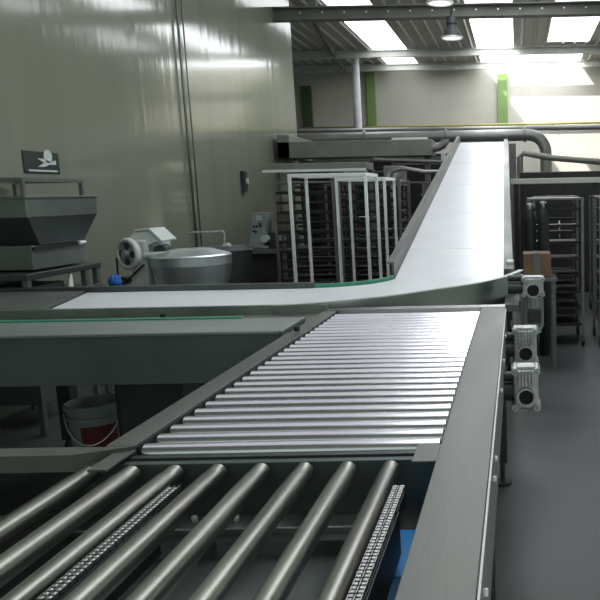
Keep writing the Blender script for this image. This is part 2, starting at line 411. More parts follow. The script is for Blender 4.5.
lg = MB().box(-1.03, -.29, 1.53, 1.60, .752, .768, .003).build('cross_ledge', 'steel', tt)
for x in (-.87, -.775, -.68, -.585, -.485, -.39):
    MB().cyl((x+.03, 1.565, .766), (x+.03, 1.565, .782), .007, n=8).build('bolt', 'tube', lg)
MB().box(-1.03, -.29, .35, 1.53, .69, .70).build('drip_pan', 'pan', tt)
MB().box(-1.03, -.2, .35, .40, .70, .895, .002).build('cross_member', 'panelg', tt)
MB().box(-1.045, -1.025, .35, 1.60, .62, .84, .002).build('side_plate', 'rail', tt)
# left guard bar running off to the left
mb = MB().prism([(-2.3, 1.60, .88), (-1.03, 1.60, .88), (-.917, 1.652, .88), (-.983, 1.652, .88), (-1.06, 1.655, .88), (-2.3, 1.655, .88)], (0, 0, .04)); mb.build('guard_bar', 'rail', tt)
mb = MB().box(-2.3, -1.03, 1.60, 1.64, .70, .76, .004); mb.build('lower_bar', 'darkst', tt)
# blue drive motor in the slot
bmx = MB().box(-.284, -.193, 1.30, 1.50, .71, .775, .006).box(-.272, -.197, 1.32, 1.47, .64, .71, .004)
bmx.build('drive_motor', 'blue', tt)
MB().box(-.275, -.12, .35, 1.6, .60, .64).build('motor_bed', 'darkst', tt)
for x, y in ((-1.03, 1.55), (-1.03, .45), (-.16, 1.45), (-.16, .45), (-2.2, 1.62)):
    zt = .70 if x < -.5 else .60
    l = MB().box(x-.025, x+.025, y-.025, y+.025, .05, zt if x > -2 else .88, .003).build('leg', 'darkst', tt)
    MB().cyl((x, y, 0), (x, y, .055), .04, .02, 16).build('levelling_foot', 'darkst', l)

# ================================================================== STRAIGHT BELT CONVEYOR (left)
bc = thing('belt_conveyor', (-2.2, 3.9, 0), 'white flat belt conveyor running in from the left behind the bucket', 'conveyor')
BXL = -2.5
MB().prism([(-2.42, 3.70, .925), (-1.25, 3.70, .925), (-1.25, 4.40, .925), (-2.62, 4.40, .925)], (0,0,.008)).build('belt', 'belt', bc)
MB().box(-3.55, -1.25, 3.665, 3.69, .86, .945, .002).build('side_guard', 'steel', bc)
MB().prism([(-3.55, 3.7, .90), (-2.44, 3.7, .90), (-2.64, 4.42, .90), (-3.55, 4.42, .90)], (0,0,.045)).build('end_cover', 'hopper', bc)
MB().box(-3.55, -1.25, 4.405, 4.46, .84, .965, .003).build('back_guard', 'hopdk', bc)
MB().box(-3.55, -1.01, 3.40, 3.665, .86, .898, .002).build('channel_floor', 'rail', bc)
MB().box(-3.55, -1.005, 3.035, 3.38, .895, .93, .003).build('top_ledge', 'ledge', bc)
MB().box(-3.55, -1.3, 3.37, 3.395, .90, .938, .002).build('guide_strip', 'green', bc)
MB().box(-3.55, -1.01, 3.012, 3.037, .715, .932, .002).build('side_panel', 'panelg', bc)
MB().box(-3.55, -1.01, 3.006, 3.013, .924, .934, .001).build('edge_trim', 'steel', bc)
MB().box(-3.55, -1.25, 3.04, 4.40, .80, .86).build('bed', 'darkst', bc)
for x, y in ((-2.02+.6, 3.1), (-2.75, 3.1), (-3.5, 3.1), (-1.35, 4.3), (-2.75, 4.3), (-3.5, 4.3)):
    l = MB().box(x-.04, x+.04, y-.04, y+.04, .05, .80, .004).build('leg', 'darkst', bc)
    MB().cyl((x, y, 0), (x, y, .055), .05, .03, 16).build('levelling_foot', 'darkst', l)
for px, py in ((163, 317), (297, 330)):
    p = W(px, py, Z=.935); p.y = max(3.42, p.y) if px < 200 else p.y
    MB().cyl((p.x, p.y, .898 if px < 200 else .93), (p.x, p.y, .95), .012, n=12).build('locking_knob', 'black', bc)
cab = thing('motor_cabinet', (-1.75, 3.65, 0), 'dull purple-grey cabinet standing under the belt conveyor right of the bucket', 'cabinet')
MB().box(-1.95, -1.45, 3.4, 3.85, .1, .68, .01).build('body', 'oven', cab)
MB().box(-1.92, -1.48, 3.385, 3.4, .14, .64, .004).build('door', 'darkst', cab)
MB().box(-1.95, -1.45, 3.42, 3.83, 0, .1).build('plinth', 'black', cab)
# bucket
bk = thing('bucket', (-2.42, 4.02, 0), 'translucent plastic bucket with red print on the floor under the belt conveyor', 'bucket')
bx, by = -2.42, 4.02
MB().lathe((bx, by, 0), (0,0,1), [(.0,.005),(.115,.005),(.12,.0),(.145,.33),(.156,.335),(.156,.36),(.147,.365),(.140,.355),(.112,.02),(.0,.02)], 40).build('body', 'bucket', bk)
MB().lathe((bx, by, 0), (0,0,1), [(.1515,.285),(.158,.287),(.158,.297),(.1515,.299)], 40).build('rib', 'bucket', bk)
mb = MB()
for i in range(9):   # curved red print patch
    a0 = math.radians(-95+i*9); a1 = math.radians(-95+(i+1)*9)
    def pt(a, z): r = .1215+.0735*z+.0015; return (bx+r*math.cos(a), by+r*math.sin(a), z)
    hz = (.12, .25)
    vs = [mb.bm.verts.new(pt(a, z)) for a, z in ((a0, hz[0]), (a1, hz[0]), (a1, hz[1]), (a0, hz[1]))]
    mb.bm.faces.new(vs)
mb.build('printed_label', 'red', bk)
MB().tube([(bx+.155*math.cos(t), by+.155*math.sin(t), .31-.16*math.sin((t+2.6)/2.6*PI) if -2.6 <= t <= 0 else .31) for t in [-2.6+2.6*i/14 for i in range(15)]], .004, 6).build('handle', 'tube', bk)

# ================================================================== CURVE CONVEYOR
cc = thing('curve_conveyor', (-.9, 4.2, 0), 'curved white belt conveyor with a tall grey outer guard turning toward the incline', 'conveyor')
CX, CY = -1.25, 4.85
mb = MB(); n = 28
def arc(r, k, z, ang0=-PI/2, ang1=0): a = ang0+(ang1-ang0)*k/n; return (CX+r*math.cos(a), CY+r*math.sin(a), z)
A = []
for k in range(n+1): A.append([mb.bm.verts.new(arc(r, k, z)) for r, z in ((.43,.925),(1.155,.925),(1.155,.933),(.43,.933))])
for P, Q in zip(A, A[1:]):
    for i in range(4): mb.bm.faces.new((P[i], P[(i+1)%4], Q[(i+1)%4], Q[i]))
mb.bm.faces.new(A[0]); mb.bm.faces.new(A[-1][::-1])
mb.build('belt', 'belt', cc)
def arcpath(r, a0=-PI/2, a1=0, m=30):
    return [((CX+r*math.cos(a), CY+r*math.sin(a), 0), (math.cos(a), math.sin(a), 0)) for a in [a0+(a1-a0)*k/m for k in range(m+1)]]
MB().sweep([((p[0]+.085*(k/30)**5, p[1], -.03+.03*min(1, k/14)), r_) for k, (p, r_) in enumerate(arcpath(1.165, -PI/2, .02))], [(0,.76),(.012,.76),(.012,.962),(.035,.962),(.035,.972),(0,.972)]).build('outer_guard', 'steel', cc)
MB().sweep(arcpath(.40), [(0,.86),(.018,.86),(.018,.955),(0,.955)]).build('inner_guide', 'green', cc)
MB().sweep(arcpath(.40), [(0,.80),(.76,.80),(.76,.86),(0,.86)]).build('bed', 'darkst', cc)
MB().box(-1.245, -.97, 3.66, 3.683, .80, .945).build('front_guard', 'steel', cc)
for x, y in ((-.30, 4.55), (-1.1, 3.85), (-1.15, 4.40)):
    l = MB().box(x-.03, x+.03, y-.03, y+.03, .05, .80, .003).build('leg', 'darkst', cc)
    MB().cyl((x, y, 0), (x, y, .055), .045, .025, 16).build('levelling_foot', 'darkst', l)
# corner bracket and vertical gearmotor at the right
MB().box(-.085, .0, 4.2, 4.86, .80, .84).build('motor_bracket', 'rail', cc)
g3, e3 = gearbox(521, 545, 276, 297, 4.35, cc, .1)
mb = MB(); cx = (e3[0]+e3[1])/2+.005
mb.cyl((cx, 4.4, e3[2]-.20), (cx, 4.4, e3[2]), .05, n=24).cyl((cx, 4.4, e3[2]-.225), (cx, 4.4, e3[2]-.2), .042, n=24)
for k in range(14):
    a = 2*PI*k/14; mb.obox((cx+.053*math.cos(a), 4.4+.053*math.sin(a), e3[2]-.1), (.012, .004, .17), Matrix.Rotation(a, 3, 'Z'))
mb.build('motor', 'ctrl', g3)
MB().box(cx-.04, cx+.04, 4.3, 4.352, e3[2]-.15, e3[2]-.07, .004).build('terminal_box', 'darkst', g3)

# ================================================================== INCLINE CONVEYOR
ic = thing('incline_conveyor', (-.46, 8.6, 0), 'long white inclined belt conveyor climbing away to the big horizontal pipe', 'conveyor')
Y0, Y1, Z0, Z1 = 4.85, 12.45, .93, 2.30
def zi(y): return Z0+(Z1-Z0)*(y-Y0)/(Y1-Y0)
SK = -.0135
def slab(x0, x1, dz0, dz1, y0=Y0, y1=Y1):
    x0 += SK*(y0-Y0); x1 += SK*(y0-Y0)
    return MB().prism([(x0, y0, zi(y0)+dz0), (x1, y0, zi(y0)+dz0), (x1, y0, zi(y0)+dz1), (x0, y0, zi(y0)+dz1)], (SK*(y1-y0), y1-y0, zi(y1)-zi(y0)))
slab(-.825, -.10, -.008, 0).build('belt', 'belt', ic)
slab(-.845, -.828, -.14, .11).build('side_guard', 'rail', ic)
slab(-.875, -.846, .10, .11).build('guard_flange', 'rail', ic)
slab(-.098, -.088, -.14, .045, Y0+.02).build('side_guard', 'rail', ic)
slab(-.088, -.035, .035, .045, Y0+.02).build('guard_flange', 'rail', ic)
slab(-.82, -.105, -.12, -.05).build('bed', 'darkst', ic)
# belt lacing joints
for y in (5.6, 6.9, 8.4, 10.1, 11.3):
    MB().box(-.82+SK*(y-Y0), -.105+SK*(y-Y0), y-.006, y+.006, zi(y)-.006, zi(y)+.0015).build('belt_joint', 'tube', ic)
for y in (6.2, 9.0, 12.1):
    for x in (-.86+SK*(y-Y0), -.07+SK*(y-Y0)):
        l = MB().box(x-.03, x+.03, y-.03, y+.03, .05, zi(y)-.05, .003).build('leg', 'darkst', ic)
        MB().cyl((x, y, 0), (x, y, .055), .05, .03, 16).build('levelling_foot', 'darkst', l)
    MB().box(-.86+SK*(y-Y0), -.07+SK*(y-Y0), y-.02, y+.02, .35, .39).build('leg_brace', 'darkst', ic)
MB().cyl((-.90, Y1+.02, Z1-.05), (-.22, Y1+.02, Z1-.05), .05, n=24).build('head_drum', 'darkst', ic)
MB().box(-.085, -.03, 4.98, 5.12, .88, 1.02, .01).build('bearing_block', 'cast', ic)

# ================================================================== MIXER
mx = thing('spiral_mixer', (-2.85, 5.9, 0), 'white enamel dough mixer with a spoked belt wheel and polished steel bowl', 'mixer')
Y = 5.8
c = W(131, 253, Y=Y)
# body column
p0 = W(130, 240, Y=Y); p1 = W(152, 292, Y=Y)
MB().box(p0.x, p1.x-.0, Y-.02, Y+.4, .0, p0.z, .02).build('body', 'white', mx)
# sloping head casting
h0 = W(134, 238, Y=Y); h1 = W(148, 226, Y=Y); h2 = W(150, 246, Y=Y); h3 = W(168, 240, Y=Y)
q = [W(126, 240, Y=Y), W(134, 231, Y=Y), W(149, 230, Y=Y), W(161, 242, Y=Y), W(148, 243, Y=Y), W(144, 252, Y=Y), W(127, 252, Y=Y)]
hd = MB().prism(q, (0, .22, 0)); bmesh.ops.bevel(hd.bm, geom=list(hd.bm.edges), offset=.012, segments=2, affect='EDGES')
hd.build('head', 'white', mx)
q = [W(134, 229.5, Y=Y-.01), W(149, 228.5, Y=Y-.01), W(162, 240.5, Y=Y-.01), W(161, 242, Y=Y-.01), W(149, 230, Y=Y-.01), W(134, 231, Y=Y-.01)]
MB().prism(q, (0, .25, .0)).build('head_cover', 'signw', mx)
# arm over the bowl
a0 = W(146, 256, Y=Y-.04); a1 = W(181, 257, Y=Y-.12)
MB().tube([a0, a0.lerp(a1, .5)+Vector((0,0,.012)), a1], .028, 14).build('arm', 'white', mx)
MB().cyl((W(160,250,Y=Y).x, Y-.0, W(160,251,Y=Y).z), (W(160,250,Y=Y).x, Y+.1, W(160,251,Y=Y).z), .05, n=20).build('spindle', 'darkst', mx)
# belt wheel facing camera-left
ax = Vector((-.42, -.9, 0)).normalized(); wc = c+Vector((.03, -.06, 0))
mb = MB().lathe(wc, ax, [(.12,0),(.125,.01),(.125,.035),(.115,.045),(.1,.045),(.097,.03),(.097,.01),(.12,0)], 36)
w = mb.build('belt_wheel', 'rackdk', mx)
w.data.materials.clear(); w.data.materials.append(M['white'])
MB().cyl(wc+ax*.015, wc+ax*.03, .1, n=32).build('wheel_web', 'ctrl', w)
b1 = ax.orthogonal().normalized(); b2 = ax.cross(b1)
for k in range(4):
    a = PI/4+k*PI/2; d = b1*math.cos(a)+b2*math.sin(a)
    MB().cyl(wc+ax*.03+d*.06, wc+ax*.037+d*.06, .026, n=16).build('web_opening', 'darkst', w)
MB().cyl(wc+ax*.02, wc+ax*.065, .028, n=20).build('hub', 'cast', w)
lo = W(123, 281, Y=Y-.08)
MB().tube([wc+Vector((-.11,-.01,-.03)), lo+Vector((-.035,0,.0)), lo+Vector((0,0,-.045)), lo+Vector((.03,0,0)), wc+Vector((.09,.01,-.09))], .008, 8).build('drive_belt', 'black', mx)
MB().cyl(lo, lo+Vector((0,.08,0)), .032, n=20).build('motor_pulley', 'darkst', mx)
# bowl
bc0 = W(189, 260, Y=Y); R = .30; bxx = bc0.x
zr = W(189, 259, Y=Y-.3).z
MB().lathe((bxx, Y+.05, 0), (0,0,1), [(.12,.50),(.2,.62),(R*.93,zr-.19),(R*.985,zr-.075),(R*1.0,zr-.07),(R*1.0,zr-.005),(R*1.02,zr),(R*.98,zr+.003),(R*.97,zr-.05),(.18,.7),(.0,.68)], 48).build('bowl', 'bowl', mx)
MB().lathe((bxx, Y+.05, zr), (0,0,1), [(R*.99,.0),(R*.96,.012),(R*.6,.045),(R*.55,.05),(0,.052)], 48).build('bowl_lid', 'bowl', mx)
MB().box(bxx-.2, bxx+.2, Y-.1, Y+.3, 0, .5, .02).box(p0.x, bxx, Y+.02, Y+.3, .0, .3, .02).build('base', 'white', mx)
# second bowl machine behind
m2 = thing('dough_mixer', (-2.3, 6.5, 0), 'dark mixing bowl machine with pale knob behind the polished bowl', 'mixer')
Y = 6.5; cc2 = W(222, 250, Y=Y)
MB().lathe((cc2.x, Y, 0), (0,0,1), [(.10,.55),(.18,.6),(.235,cc2.z-.22),(.25,cc2.z-.02),(.255,cc2.z),(.24,cc2.z+.002),(.22,cc2.z-.1),(0,cc2.z-.12)], 40).build('bowl', 'bowldk', m2)
MB().lathe((cc2.x, Y, 0), (0,0,1), [(.24,cc2.z+.003),(.2,cc2.z+.035),(0,cc2.z+.05)], 40).build('bowl_lid', 'darkst', m2)
MB().cyl((cc2.x, Y, 0), (cc2.x, Y, .56), .17, n=28).build('pedestal', 'darkst', m2)
kb = W(226, 247, Y=Y-.12)
MB().cyl(kb, kb+Vector((0,.04,0)), .035, n=20).build('knob', 'white', m2)
t0 = W(190, 233, Y=Y); t1 = W(224, 231, Y=Y); t2 = W(225, 246, Y=Y)
MB().tube([(t0.x, Y-.02, t0.z), (t0.x+.03, Y-.02, t0.z+.005), (t1.x, Y-.02, t1.z), (t1.x+.012, Y-.02, t1.z-.02), (t2.x, Y-.02, cc2.z+.01)], .008, 8).build('handle_bar', 'cast', m2)

# blue cloth
p = W(115, 287, Y=5.35); q = W(115, 275, Y=5.35)
tbz = p.z
# ================================================================== HOPPER MACHINE
hp = thing('hopper_machine', (-3.3, 4.8, 0), 'grey steel dough hopper machine with a tapered bin and guard frame at far left', 'machine')
HX = -3.05; XL = -3.55; YN = 4.58
def hy(px, py): return W(px, py, X=HX)
yr = hy(97, 205).y; zt = hy(97, 195).z; zm = hy(97, 214).z; zbt = hy(87, 240).z; yb = hy(87, 240).y
mb = MB(); mb.box(XL, HX, YN, yr, zm, zt, .006); mb.box(XL-.01, HX+.01, YN-.01, yr+.01, zt-.016, zt, .003); mb.build('bin', 'hopper', hp)
mb = MB(); b = mb.bm
T = [(XL+.01, YN+.01, zm), (HX-.005, YN+.01, zm), (HX-.005, yr-.01, zm), (XL+.01, yr-.01, zm)]
Bq = [(XL+.12, YN+.12, zbt), (HX-.02, YN+.12, zbt), (HX-.02, yb, zbt), (XL+.12, yb, zbt)]
tv = [b.verts.new(v) for v in T]; bv = [b.verts.new(v) for v in Bq]
for i in range(4): b.faces.new((tv[i], tv[(i+1)%4], bv[(i+1)%4], bv[i]))
b.faces.new(tv[::-1]); b.faces.new(bv)
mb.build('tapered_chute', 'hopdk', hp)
g = hy(84, 179); gy = g.y
mb = MB()
for x in (HX-.03, XL+.005):
    mb.box(x, x+.025, YN, gy, g.z-.025, g.z)
    mb.box(x, x+.025, gy-.025, gy, zt, g.z-.025).box(x, x+.025, YN, YN+.025, zt, g.z-.025)
mb.box(XL+.03, HX-.03, gy-.025, gy, g.z-.025, g.z).box(XL+.03, HX-.03, YN, YN+.025, g.z-.025, g.z)
mb.build('guard_frame', 'hopper', hp)
z1 = hy(88, 262).z; y1_ = hy(88.5, 250).y
MB().box(XL+.05, HX-.03, YN+.05, y1_, z1, zbt, .006).build('divider_housing', 'hopper', hp)
MB().box(HX-.03, HX-.012, YN+.05, y1_, zbt-.03, zbt-.006).build('slot_trim', 'black', hp)
MB().cyl((HX-.012, y1_-.09, zbt-.015), (HX-.012, y1_-.02, zbt-.015), .016, n=12).build('latch', 'tube', hp)
p = hy(98, 262); ys_ = p.y; zs = p.z
MB().box(XL, HX+.02, YN-.1, ys_, zs-.04, zs, .004).build('shelf', 'hopdk', hp)
for lx in (HX-.005, XL+.03):
    for ly in (YN-.07, ys_-.03, ys_-.17): MB().box(lx-.018, lx+.018, ly-.018, ly+.018, 0, zs-.04, .002).build('leg', 'hopper', hp)
MB().box(XL+.02, HX-.1, YN+.1, ys_-.25, .15, zs-.1, .01).build('base_cabinet', 'hopper', hp)
q = hy(70, 284); MB().cyl((HX+.0, q.y, q.z-.02), (HX+.0, q.y+.02, q.z+.09), .022, .008, 12).build('nozzle', 'tube', hp)
q = hy(60, 287); MB().box(XL, HX+.03, YN-.1, ys_-.02, q.z-.06, q.z-.03, .003).build('lower_shelf', 'hopper', hp)

tb = thing('work_stool', (W(115,287,Y=5.35).x, 5.4, 0), 'low dark stand between the hopper machine and the mixer', 'stand')
sx = W(115, 287, Y=5.35).x
MB().box(sx-.10, sx+.06, 5.28, 5.46, tbz-.02, tbz, .003).build('top', 'hopdk', tb)
for dx in (-.09, .05):
    for yy in (5.3, 5.44): MB().box(sx+dx-.01, sx+dx+.01, yy-.01, yy+.01, 0, tbz-.02).build('leg', 'hopdk', tb)
mb = MB(); bm = mb.bm
r = bmesh.ops.create_icosphere(bm, subdivisions=3, radius=1)
for v in r['verts']:
    v.co = Vector((sx+v.co.x*.045*(1-.35*v.co.z), 5.36+v.co.y*.05, tbz+.048+v.co.z*.047+.008*math.sin(v.co.x*9+v.co.y*7)))
tag(mb.build('cleaning_cloth', 'cloth'), 'crumpled bright blue cloth left of the white mixer', 'cloth')

# ================================================================== RACKS
def tube_rack(x0, x1, y0, y1, zt, label):
    t = thing('tray_trolley', ((x0+x1)/2, (y0+y1)/2, 0), label, 'trolley'); r = .012
    for x in (x0, x1):
        for y in (y0, y1):
            MB().box(x-r, x+r, y-r, y+r, .12, zt-.028, .003).build('post', 'tube', t)
            w = MB().cyl((x-.012, y, .05), (x+.012, y, .05), .05, n=20).build('caster_wheel', 'black', t)
            MB().box(x-.02, x+.02, y-.02, y+.02, .085, .13).build('caster_fork', 'cast', w)
    MB().box(x0-r, x1+r, y0-r, y0+r, zt-.028, zt, .003).box(x0-r, x1+r, y1-r, y1+r, zt-.028, zt, .003).box(x0-r, x0+r, y0, y1, zt-.028, zt, .003).box(x1-r, x1+r, y0, y1, zt-.028, zt, .003).build('top_frame', 'tube', t)
    MB().box(x0-r, x1+r, y0-r, y0+r, .12, .145).box(x0-r, x1+r, y1-r, y1+r, .12, .145).box(x0-r, x0+r, y0, y1, .12, .145).box(x1-r, x1+r, y0, y1, .12, .145).build('bottom_frame', 'tube', t)
    return t
a = W(289, 174, Y=5.7); b = W(365, 172, Y=5.7)
tube_rack(a.x, b.x, 5.7, 6.15, a.z, 'bright bare tube trolley frame standing in front of the dark racks')
a2 = W(336, 178, Y=6.3); b2 = W(384, 178, Y=6.3)
tube_rack(a2.x, b2.x, 6.3, 6.8, a2.z, 'second bright tube trolley frame, a little lower and right behind the first')
def make_rack(loc, w, d, h, n, label):
    t = thing('bakery_rack', loc, label, 'rack'); x, y, _ = loc
    for sx in (-1, 1):
        for sy in (-1, 1):
            MB().box(x+sx*w/2-.014, x+sx*w/2+.014, y+sy*d/2-.014, y+sy*d/2+.014, .1, h, .002).build('post', 'rackdk', t)
            MB().cyl((x+sx*w/2-.012, y+sy*d/2, .05), (x+sx*w/2+.012, y+sy*d/2, .05), .05, n=14).build('caster_wheel', 'black', t)
    MB().box(x-w/2, x+w/2, y-d/2, y+d/2, h-.02, h, .002).build('top_panel', 'rackdk', t)
    for i in range(n):
        z = .2+(h-.32)*i/(n-1)
        MB().box(x-w/2+.012, x+w/2-.012, y-d/2, y+d/2, z, z+.008).box(x-w/2+.012, x+w/2-.012, y-d/2, y-d/2+.006, z, z+.028).build('shelf', 'trayd', t)
    return t
G = 'dark bakery racks in the middle background'
rk = make_rack((-2.02, 7.3, 0), .56, .6, 1.62, 15, 'dark bakery rack seen through the left part of the bright trolley frame')
rk['group'] = G
for x, y, lb in ((-1.38, 7.2, 'dark bakery rack seen through the right part of the bright trolley frame'),
                 (-2.75, 10.2, 'dark bakery rack standing behind the control panel'),
                 (-2.05, 9.3, 'dark bakery rack in the second row, middle of three'),
                 (-1.38, 9.0, 'dark bakery rack in the second row, nearest the incline conveyor'),
                 (-2.2, 11.15, 'dark bakery rack farthest back, beneath the rectangular duct')):
    o = dup(rk, (x, y, 0), lb, G)
    if y > 9.5: o.scale = (1, 1, 1.12)

# sheeter with control panel
ds = thing('dough_sheeter', (-3.1, 9.1, 0), 'dark sheeting machine with a tilted grey control panel and two white rollers', 'machine')
Y = 9.0
a = W(250, 213, Y=Y); b = W(270, 246, Y=Y); tz = W(255, 249, Y=Y).z
cp = MB().prism([W(252, 213, Y=Y), W(267, 213, Y=Y), W(264, 246, Y=Y), W(249, 246, Y=Y)], (0, .2, 0)).build('control_panel', 'ctrl', ds)
p = W(259, 218, Y=Y); MB().box(p.x-.035, p.x+.035, Y-.008, Y, p.z-.03, p.z+.03, .002).build('display', 'signw', cp)
for px, py in ((254, 226.5), (257, 226.5), (261, 226), (254, 231), (256, 232), (260, 224)):
    p = W(px, py, Y=Y); MB().cyl((p.x, Y-.012, p.z), (p.x, Y, p.z), .014, n=12).build('button', 'black', cp)
xl = W(243, 250, Y=Y).x; xr2 = W(300, 250, Y=Y).x
MB().box(xl, xr2, Y-.15, Y+.5, tz-.05, tz, .004).build('table', 'hopper', ds)
MB().box(xl+.05, xr2-.05, Y-.05, Y+.45, .1, tz-.05, .004).build('base', 'oven', ds)
for x in (xl+.08, xr2-.08):
    for yy in (Y, Y+.4): MB().box(x-.03, x+.03, yy-.03, yy+.03, 0, .1).build('foot', 'black', ds)
a = W(274, 212, Y=Y+.1); b = W(292, 232, Y=Y+.1)
mb = MB().box(a.x, b.x, Y+.1, Y+.4, b.z, a.z, .01)
for k in range(8): x = a.x+(b.x-a.x)*(k+.5)/8; mb.box(x-.006, x+.006, Y+.088, Y+.1, b.z+.02, a.z-.02)
mb.build('ribbed_housing', 'duct', ds)
MB().box(W(266,230,Y=Y).x, b.x, Y+.05, Y+.4, tz, b.z, .005).build('gear_housing', 'darkst', ds)
for px in (264, 280):
    p = W(px, 239, Y=Y-.05); MB().cyl((p.x, Y-.05, p.z), (p.x, Y+.08, p.z), .045, n=22).build('roller', 'signw', ds)

# canopy (flat bright edge) above the racks
a = W(262, 163, Y=8.3); b = W(366, 171, Y=8.3)
cn = thing('extractor_canopy', ((a.x+b.x)/2, 8.5, 0), 'thin flat canopy with a bright edge over the dark racks', 'canopy')
MB().box(a.x, b.x, 8.3, 8.75, b.z+.02, a.z-.01, .006).build('hood', 'duct', cn)
MB().box(a.x, b.x, 8.28, 8.30, b.z-.0, b.z+.03, .004).build('front_edge', 'tube', cn)
for x in (a.x+.04, b.x-.04): MB().box(x-.02, x+.02, 8.72, 8.76, 0, b.z+.03).build('post', 'rackdk', cn)

# duct beam
a = W(277, 142, Y=11.0); b = W(432, 155.5, Y=11.0)
db = thing('duct_beam', ((a.x+b.x)/2, 11.2, 0), 'grey rectangular sheet metal duct crossing below the big round pipe', 'duct')
MB().box(a.x, b.x, 11.0, 11.5, b.z, a.z, .008).build('casing', 'duct', db)
MB().box(a.x, a.x+.18, 11.0, 12.2, b.z, a.z+.1, .008).build('branch', 'duct', db)
el = [(b.x-.02, 11.2, (a.z+b.z)/2)]
for k in range(7):
    t = k/6*PI/2; el.append((b.x+.02+.16*math.sin(t), 11.2, (a.z+b.z)/2+.13*(1-math.cos(t))))
MB().tube(el, .06, 14).build('elbow', 'pipe', db)
for x in (a.x+.09, b.x-.1): MB().box(x-.04, x+.04, 11.2, 11.28, 0, b.z).build('post', 'beam', db)
MB().box(W(387,150,Y=11).x, W(424,150,Y=11).x, 11.45, 11.55, a.z, W(387,138,Y=11.5).z).build('side_panel', 'tube', db)

# big horizontal pipe
c0 = W(300, 138.5, Y=12.85); c1 = W(534, 135.5, Y=12.85); zc = (c0.z+c1.z)/2; r = .10
bp = thing('steam_pipe', (-1.5, 12.85, 0), 'thick grey horizontal pipe over the conveyor top, bending down at the right', 'pipe')
pts = [(-4.2, 12.85, 0), (-4.2, 12.85, zc-.25)]+[(-4.2+.25*(1-math.cos(t)), 12.85, zc-.25+.25*math.sin(t)) for t in [PI/2*k/6 for k in range(1, 7)]]
pts += [(c1.x-.1, 12.85, zc)]+[(c1.x-.1+.3*math.sin(t), 12.85, zc-.3*(1-math.cos(t))) for t in [PI/2*k/8 for k in range(1, 9)]]+[(c1.x+.2, 12.85, 0)]
MB().tube(pts, r, 24).build('pipe_run', 'pipe', bp)
for x in (-2.6, -1.2, .15): MB().cyl((x-.02, 12.85, zc), (x+.02, 12.85, zc), r+.025, n=28).build('flange', 'duct', bp)
# secondary thinner pipe above
cz = zc+.17
tp = thing('thin_pipe', (-1.5, 13.2, 0), 'thinner pale pipe running just above and behind the thick pipe', 'pipe')
MB().tube([(-4.6, 13.3, 0), (-4.6, 13.3, cz), (2.4, 13.3, cz-.03), (2.4, 13.3, 0)], .05, 12).build('pipe_run', 'pipe', tp)

# dark ovens at the back
def oven(x0, x1, y0, y1, h, label):
    t = thing('deck_oven', ((x0+x1)/2, (y0+y1)/2, 0), label, 'oven')
    MB().box(x0, x1, y0, y1, .0, h, .015).build('body', 'oven', t)
    n = 4; 
    for i in range(n):
        z0 = .35+(h-.6)*i/n; z1 = z0+(h-.6)/n-.06
        d = MB().box(x0+.12, x1-.12, y0-.03, y0, z0, z1, .006).build('door', 'trayd', t)
        MB().cyl((x0+.3, y0-.06, z1-.05), (x1-.3, y0-.06, z1-.05), .014, n=8).box(x0+.3, x0+.32, y0-.06, y0-.03, z1-.06, z1-.04).box(x1-.32, x1-.3, y0-.06, y0-.03, z1-.06, z1-.04).build('handle', 'tube', d)
    MB().box(x0, x1, y0-.02, y0, h-.2, h-.05).build('control_strip', 'hopper', t)
    return t
oven(-5.4, -3.9, 13.6, 15.6, 2.3, 'dark deck oven at the back left behind the thick pipe')
oven(-3.7, -2.3, 13.7, 15.7, 2.25, 'dark deck oven in the middle behind the rectangular duct')
oven(-2.1, -1.15, 13.8, 15.6, 2.2, 'dark deck oven immediately left of the incline conveyor top')
# pipe clutter between duct and incline
def run(pts, r, m, name, label, cat='pipe'): return tag(MB().tube(pts, r, 10).build(name, m), label, cat)
def Q(px, py, Y): return tuple(W(px, py, Y=Y))
run([Q(392,185,9.7)[:2]+(0,), Q(392,185,9.7), Q(392,172,9.7), Q(402,168,9.7), Q(425,172,9.7), Q(440,172,9.8)], .03, 'pipe', 'bent_pipe', 'thin bent grey pipe among the machines left of the incline conveyor')
run([Q(370,180,10.8)[:2]+(0,), Q(370,166,10.8), Q(374,160,10.8), Q(446,162,10.8), Q(446,168,10.8)[:2]+(0,)], .04, 'rackdk', 'pipe_frame', 'dark horizontal pipe frame under the rectangular duct')
vt = W(443, 150, Y=11.9)
tag(MB().box(vt.x-.035, vt.x+.035, 11.88, 11.95, 0, vt.z+.08, .004).build('upright_post', 'tube'), 'short white upright post beside the top of the incline guard', 'post')
tc = thing('gear_unit', (W(405,175,Y=10.0).x, 10.0, 0), 'grey box-shaped gear unit on a dark stand left of the incline conveyor', 'machine')
a = W(383, 166, Y=10.0); b = W(404, 186, Y=10.0)
MB().box(a.x, b.x, 10.0, 10.3, b.z, a.z, .01).build('housing', 'duct', tc)
MB().cyl(((a.x+b.x)/2, 9.9, (a.z+b.z)/2), ((a.x+b.x)/2, 10.0, (a.z+b.z)/2), .07, n=20).build('cover', 'cast', tc)
MB().box(a.x+.02, b.x-.02, 10.02, 10.28, 0, b.z).build('stand', 'oven', tc)

# ================================================================== RIGHT BACKGROUND
a = W(508, 179, Y=9.5); b = W(533, 184, Y=9.5)
tr = thing('cable_tray', (.2, 9.5, 0), 'short pale cable tray on a post right of the incline conveyor', 'tray')
MB().box(a.x+.03, b.x+.9, 9.45, 9.6, b.z, a.z, .006).build('tray', 'purlin', tr)
for x in (a.x+.1, b.x+.8): MB().box(x-.03, x+.03, 9.5, 9.56, 0, b.z).build('post', 'oven', tr)
